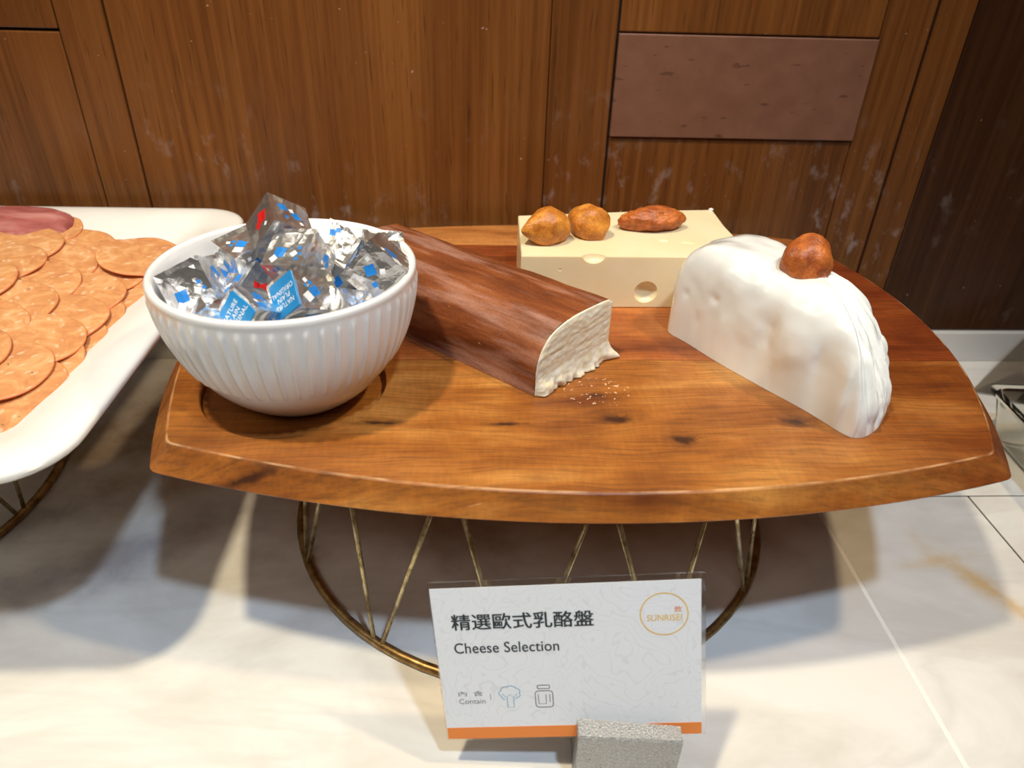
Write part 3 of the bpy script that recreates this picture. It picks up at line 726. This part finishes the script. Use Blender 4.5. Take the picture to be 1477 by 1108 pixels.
# ------------------------------------------------------------------ white meat tray
TX0, TX1, TY0, TY1 = -.850, -.2035, .2745, .6580
def tr(inset, z, r0=.040):
    r = max(.010, r0-inset*.55)
    return [Vector((x, y, z)) for x, y in rrect(TX0+inset, TX1-inset, TY0+inset, TY1-inset, r, 10)]
bm = bmesh.new()
loft(bm, [tr(.066, .1462), tr(.061, .1466), tr(.050, .1492), (tr(.014, .1572)), tr(.005, .1608), tr(.001, .1645), tr(0, .1668), tr(.0012, .1690), tr(.0038, .1702), tr(.009, .1704), tr(.016, .1700), tr(.022, .1690), tr(.030, .1668), tr(.050, .1586), tr(.058, .1560), tr(.066, .1550), tr(.075, .1548)])
bmesh.ops.recalc_face_normals(bm, faces=bm.faces)
tray = tag(obj('meat_tray', bm, M['melamine']), 'large white rectangular melamine tray of cold cuts at the left edge', 'tray'); smooth(tray, 60)

# salami slices: shingled rows, near slices lie on those behind
ORD = ['front', 'second', 'third', 'fourth', 'fifth', 'sixth', 'seventh', 'eighth', 'ninth', 'tenth']
def slice_mesh(seed):
    bm = bmesh.new(); n = 56; R_ = .0325; rg = []
    so = Vector((seed*3.7, 0, 0))
    def pt(r, th, z):
        x, y = r*math.cos(th), r*math.sin(th)
        return Vector((x, y, z+noise.noise(Vector((x*34, y*34, 0))+so)*.0022))
    er = [R_*(1+.018*noise.noise(Vector((math.cos(i*2*math.pi/n)*2, math.sin(i*2*math.pi/n)*2, seed)))) for i in range(n)]
    for fr_, z in ((.25, 0), (.6, 0), (.9, 0), (.985, .0001), (1.0, .0005), (1.0, .0012), (.985, .0016), (.9, .0017), (.6, .0017), (.25, .0017)):
        rg.append([pt(er[i]*fr_, i*2*math.pi/n, z) for i in range(n)])
    loft(bm, rg); bmesh.ops.recalc_face_normals(bm, faces=bm.faces)
    for f in bm.faces:
        if all(.0004 < 1 and (v.co.xy.length > R_*.965) for v in f.verts): f.material_index = 1
    me = bpy.data.meshes.new('salami_slice'); bm.to_mesh(me); bm.free(); me.materials.append(M['salami']); me.materials.append(M['salami_edge'])
    for p in me.polygons: p.use_smooth = True
    return me
SM = [slice_mesh(i) for i in range(4)]
def slice_(x, y, z, tx, ty, label, k):
    o = bpy.data.objects.new('salami_slice', SM[k % 4]); COL.objects.link(o); o.location = (x, y, z)
    o.rotation_mode = 'XYZ'; o.rotation_euler = (math.radians(tx), math.radians(ty), 0)
    spin = Matrix.Rotation(k*1.9, 4, 'Z'); o.rotation_euler = (Euler(o.rotation_euler).to_matrix() @ spin.to_3x3()).to_euler()
    return tag(o, label, 'salami', 'salami slices shingled on the white tray')
rows = [('row along the tray wall', -.2700, .362, .0300, 7, .1600, -3, .1572),
        ('upper row nearest the bowl', -.2820, .378, .0330, 6, .1668, 4, 0),
        ('second row from the right', -.3150, .388, .0320, 6, .1725, 5, 0),
        ('third row from the right', -.3500, .375, .0330, 7, .1775, 2, 0)]
kk = 0
for nm, x, y0, st, n, z, ty, _ in rows:
    for i in range(n-1, -1, -1):
        jx = (random.random()-.5)*.006; jy = (random.random()-.5)*.004
        slice_(x+jx, y0+i*st+jy, z+(.0006 if i % 2 else 0), 4.5, ty, 'salami slice, %s from the front in the %s' % (ORD[i] if i else 'first', nm), kk); kk += 1
slice_(-.2590, .5420, .1700, 2, 9, 'orange salami slice lying highest at the far right tip of the pile', 2)
slice_(-.2720, .3450, .1590, 3, 2, 'orange salami slice lowest at the near corner of the tray', 1)
def ham(loc, rad, rot, seed, label):
    bm = bmesh.new(); bmesh.ops.create_icosphere(bm, subdivisions=4, radius=1)
    for v in bm.verts:
        c = v.co.copy(); p = Vector((math.copysign(abs(c.x)**.75, c.x), math.copysign(abs(c.y)**.8, c.y), math.copysign(abs(c.z)**.7, c.z)))
        p *= 1+.07*fbm(c*1.4+Vector((seed, 0, 0)), 2)
        v.co = Vector((p.x*rad[0], p.y*rad[1], p.z*rad[2]))
    o = obj('ham_slice', bm, M['ham']); o.location = loc; o.rotation_euler = [math.radians(x) for x in rot]; smooth(o)
    return tag(o, label, 'ham', 'folded ham slices at the back of the tray')
ham((-.378, .580, .1735), (.052, .031, .0135), (10, 0, -6), 1.5, 'dark pink folded ham slice behind the salami at the tray back')

# ------------------------------------------------------------------ name card and its metal holder
CR = Matrix(((.9903, .1010, -.0951), (-.0728, .9620, .2632), (.1180, -.2537, .9601)))
CO = Vector((-.0152, .2303, .0220))
card = empty('name_card', CO, 'white laminated buffet name card reading Cheese Selection, standing before the board', 'sign', None, CR.to_euler())
CW, CH = .1384, .0987
def plate(x0, x1, z0, z1, y0, y1, mat, name, parent=card, r=.001):
    b = bmesh.new(); q = rrect(x0, x1, z0, z1, r, 3)
    loft(b, [[(x, y0, z) for x, z in q], [(x, y1, z) for x, z in q]]); bmesh.ops.recalc_face_normals(b, faces=b.faces)
    return obj(name, b, mat, parent)
lam = plate(0, CW, 0, CH, -.00030, .00030, M['laminate'], 'laminate_sleeve', r=.0015); lam['label'] = 'clear plastic laminate'
PX0, PX1, PZ0, PZ1 = .0008, .1362, .0014, .0952
paper = plate(PX0, PX1, PZ0, PZ1, -.00062, -.00032, M['paper'], 'paper', r=.0002)
strip = plate(PX0, PX1, PZ0, .0087, -.00078, -.00060, M['orange'], 'orange_strip', paper, r=.0002); strip['label'] = 'orange band along the bottom'
def put(me, mat, x, z, name, label=None, y=-.00072):
    me.materials.clear(); me.materials.append(mat)
    o = obj(name, me, None, paper); o.matrix_local = Matrix(((1, 0, 0, x), (0, 0, -1, y), (0, 1, 0, z), (0, 0, 0, 1)))
    if label: o['label'] = label
    return o
def fit(me, x0, x1, z0, z1):
    xs = [v.co.x for v in me.vertices]; ys = [v.co.y for v in me.vertices]
    ax_, bx_, ay_, by_ = min(xs), max(xs), min(ys), max(ys)
    for v in me.vertices:
        v.co.x = (v.co.x-ax_)/(bx_-ax_)*(x1-x0); v.co.y = (v.co.y-ay_)/(by_-ay_)*(z1-z0)
    return me
def bolder(me, d):
    bm = bmesh.new(); bm.from_mesh(me); base = bm.verts[:]+bm.edges[:]+bm.faces[:]
    for i, (dx, dy) in enumerate(((d, 0), (-d, 0), (0, d*.7), (0, -d*.7), (d*.7, d*.5), (-d*.7, -d*.5))):
        r = bmesh.ops.duplicate(bm, geom=base)
        for v in r['geom']:
            if isinstance(v, bmesh.types.BMVert): v.co.x += dx; v.co.y += dy; v.co.z += .000004*(i+1)
    bm.to_mesh(me); bm.free(); return me
put(bolder(fit(text_mesh('精選歐式乳酪盤', .0105, 'LEFT', 0, spacing=1.0), .0101, .0825, .0706, .0800), .00018), M['ink'], .0101, .0704, 'lettering', 'large dark Chinese lettering')
put(bolder(fit(text_mesh('Cheese Selection', .0065, 'LEFT', 0, spacing=1.02), .0100, .0642, .0562, .0626), .00007), M['ink'], .0100, .0562, 'lettering', 'dark English lettering')
put(fit(text_mesh('Contain', .0033, 'LEFT'), .0092, .0232, .0243, .0275), M['grey_ink'], .0092, .0243, 'lettering', 'small grey word Contain')
put(fit(text_mesh('內含', .0034, 'LEFT', spacing=1.9), .0092, .0225, .0292, .0325), M['grey_ink'], .0092, .0292, 'lettering', 'small grey Chinese lettering')
put(fit(text_mesh('SUNRISEI', .004, 'LEFT'), .1092, .1266, .0720, .0757), M['sun'], .1092, .0720, 'lettering', 'thin orange-yellow lettering')
put(fit(text_mesh('敘', .0036, 'LEFT'), .1228, .1266, .0768, .0804), M['orange'], .1228, .0768, 'lettering', 'small orange Chinese character')
def ribbon(pts, wd, closed=False):
    bm = bmesh.new(); P = [Vector(p) for p in pts]; n = len(P); L_ = []
    for i, p in enumerate(P):
        a_ = P[(i-1) % n] if closed or i else p; b_ = P[(i+1) % n] if closed or i < n-1 else p
        t = (b_-a_).normalized(); nr = Vector((-t.y, t.x))*wd/2
        L_.append((bm.verts.new((p.x+nr.x, p.y+nr.y, 0)), bm.verts.new((p.x-nr.x, p.y-nr.y, 0))))
    for i in range(n if closed else n-1):
        a_, b_ = L_[i], L_[(i+1) % n]; bm.faces.new((a_[0], a_[1], b_[1], b_[0]))
    me = bpy.data.meshes.new('rib'); bm.to_mesh(me); bm.free(); return me
put(ribbon([(.0118*math.cos(i*math.pi/36), .0122*math.sin(i*math.pi/36)) for i in range(72)], .0006, True), M['sun'], .1178, .0759, 'logo_ring', 'orange to green ring')
# blue outline icon (a leafy shape on a stem) and brown bottle icon
cl = []
for i in range(64):
    th = math.radians(-60+300*i/63); r_ = 1+.16*abs(math.sin(th*3.5)); cl.append((.0050*r_*math.cos(th), .0040*r_*math.sin(th)))
put(ribbon(cl, .00035), M['blue_ink'], .0365, .0305, 'icon', 'small blue outline icon')
put(ribbon([(-.0016, 0), (-.0016, -.0062), (.0018, -.0062), (.0018, 0)], .00035), M['blue_ink'], .0365, .0275, 'icon')
put(ribbon([(-.004, .001), (-.002, -.0015), (0, .0005), (.002, -.0015), (.004, .001)], .0003), M['blue_ink'], .0365, .0292, 'icon')
put(ribbon([Vector(p) for p in rrect(-.0046, .0046, -.0062, .0042, .0018, 4)], .00042, True), M['brown_ink'], .0545, .0272, 'icon', 'small brown bottle icon')
put(ribbon([Vector(p) for p in rrect(-.0032, .0032, 0, .0022, .0006, 3)], .0004, True), M['brown_ink'], .0545, .0328, 'icon')
put(ribbon([(-.003, .003), (-.003, -.003), (.001, -.003), (.001, .003)], .00035), M['brown_ink'], .0545, .0262, 'icon')
put(ribbon([(0, 0), (0, .004)], .0003), M['grey_ink'], .0262, .0265, 'icon')
put(ribbon([(.0030, .003), (.0030, -.002)], .00035), M['brown_ink'], .0545, .0262, 'icon')
hold = empty('card_holder', (.081, .230, 0), 'small silver metal block holding up the name card', 'card holder', None, (0, 0, math.radians(-4.2)))
bm = bmesh.new()
xs0, xs1 = -.0267, .0277
pr = [(-.0165, 0), (-.0150, .0425), (-.0145, .0432), (.0017, .0432), (-.0015, .0270), (.0002, .0266), (.0037, .0432), (.012, .0432), (.0128, .0425), (.0135, 0)]
loft(bm, [[Vector((xs0, y, z)) for y, z in pr], [Vector((xs1, y, z)) for y, z in pr]]); bmesh.ops.recalc_face_normals(bm, faces=bm.faces)
bmesh.ops.bevel(bm, geom=[e for e in bm.edges if e.calc_length() > .003], offset=.0004, segments=2, affect='EDGES')
hb = obj('holder_block', bm, M['steel'], hold); smooth(hb, 30)

# ------------------------------------------------------------------ clear plastic things behind the board on the right
bm = bmesh.new()
cx, cy, ang = .520, .462, math.radians(86)
def rot2(pts, z): return [Vector((cx+x*math.cos(ang)-y*math.sin(ang), cy+x*math.sin(ang)+y*math.cos(ang), z)) for x, y in pts]
def rc(a_, b_, r): return rrect(-a_, a_, -b_, b_, r, 6)
loft(bm, [rot2(rc(.064, .038, .008), .0005), rot2(rc(.066, .040, .009), .003), rot2(rc(.077, .051, .010), .046), rot2(rc(.082, .056, .012), .048), rot2(rc(.082, .056, .012), .0505), rot2(rc(.0745, .0485, .0095), .0505), rot2(rc(.0735, .0475, .009), .045), rot2(rc(.0645, .0385, .0075), .0045), rot2(rc(.060, .034, .006), .003)])
bmesh.ops.recalc_face_normals(bm, faces=bm.faces)
tag(smooth(obj('plastic_tub', bm, M['clear']), 40), 'clear plastic tub with a rim, behind the board on the right', 'container')
bm = bmesh.new()
def prism(bm, poly, w_, off=(0, 0, 0)):
    pass
stand = empty('acrylic_stand', (.60, .60, 0), 'smoky clear acrylic stand leaning near the wall at the right edge', 'stand')
def sheet(name, q, th=.003):
    q = [Vector(p)-stand.location for p in q]; n_ = (q[1]-q[0]).cross(q[3]-q[0]).normalized()*th
    b = bmesh.new(); loft(b, [[p for p in q], [p+n_ for p in q]]); bmesh.ops.recalc_face_normals(b, faces=b.faces)
    return obj(name, b, M['smoked'], stand)
sheet('acrylic_sheet', [(.512, .610, .001), (.640, .565, .001), (.735, .610, .085), (.605, .655, .085)])
sheet('acrylic_foot', [(.553, .600, .001), (.585, .588, .001), (.665, .622, .067), (.633, .634, .067)])
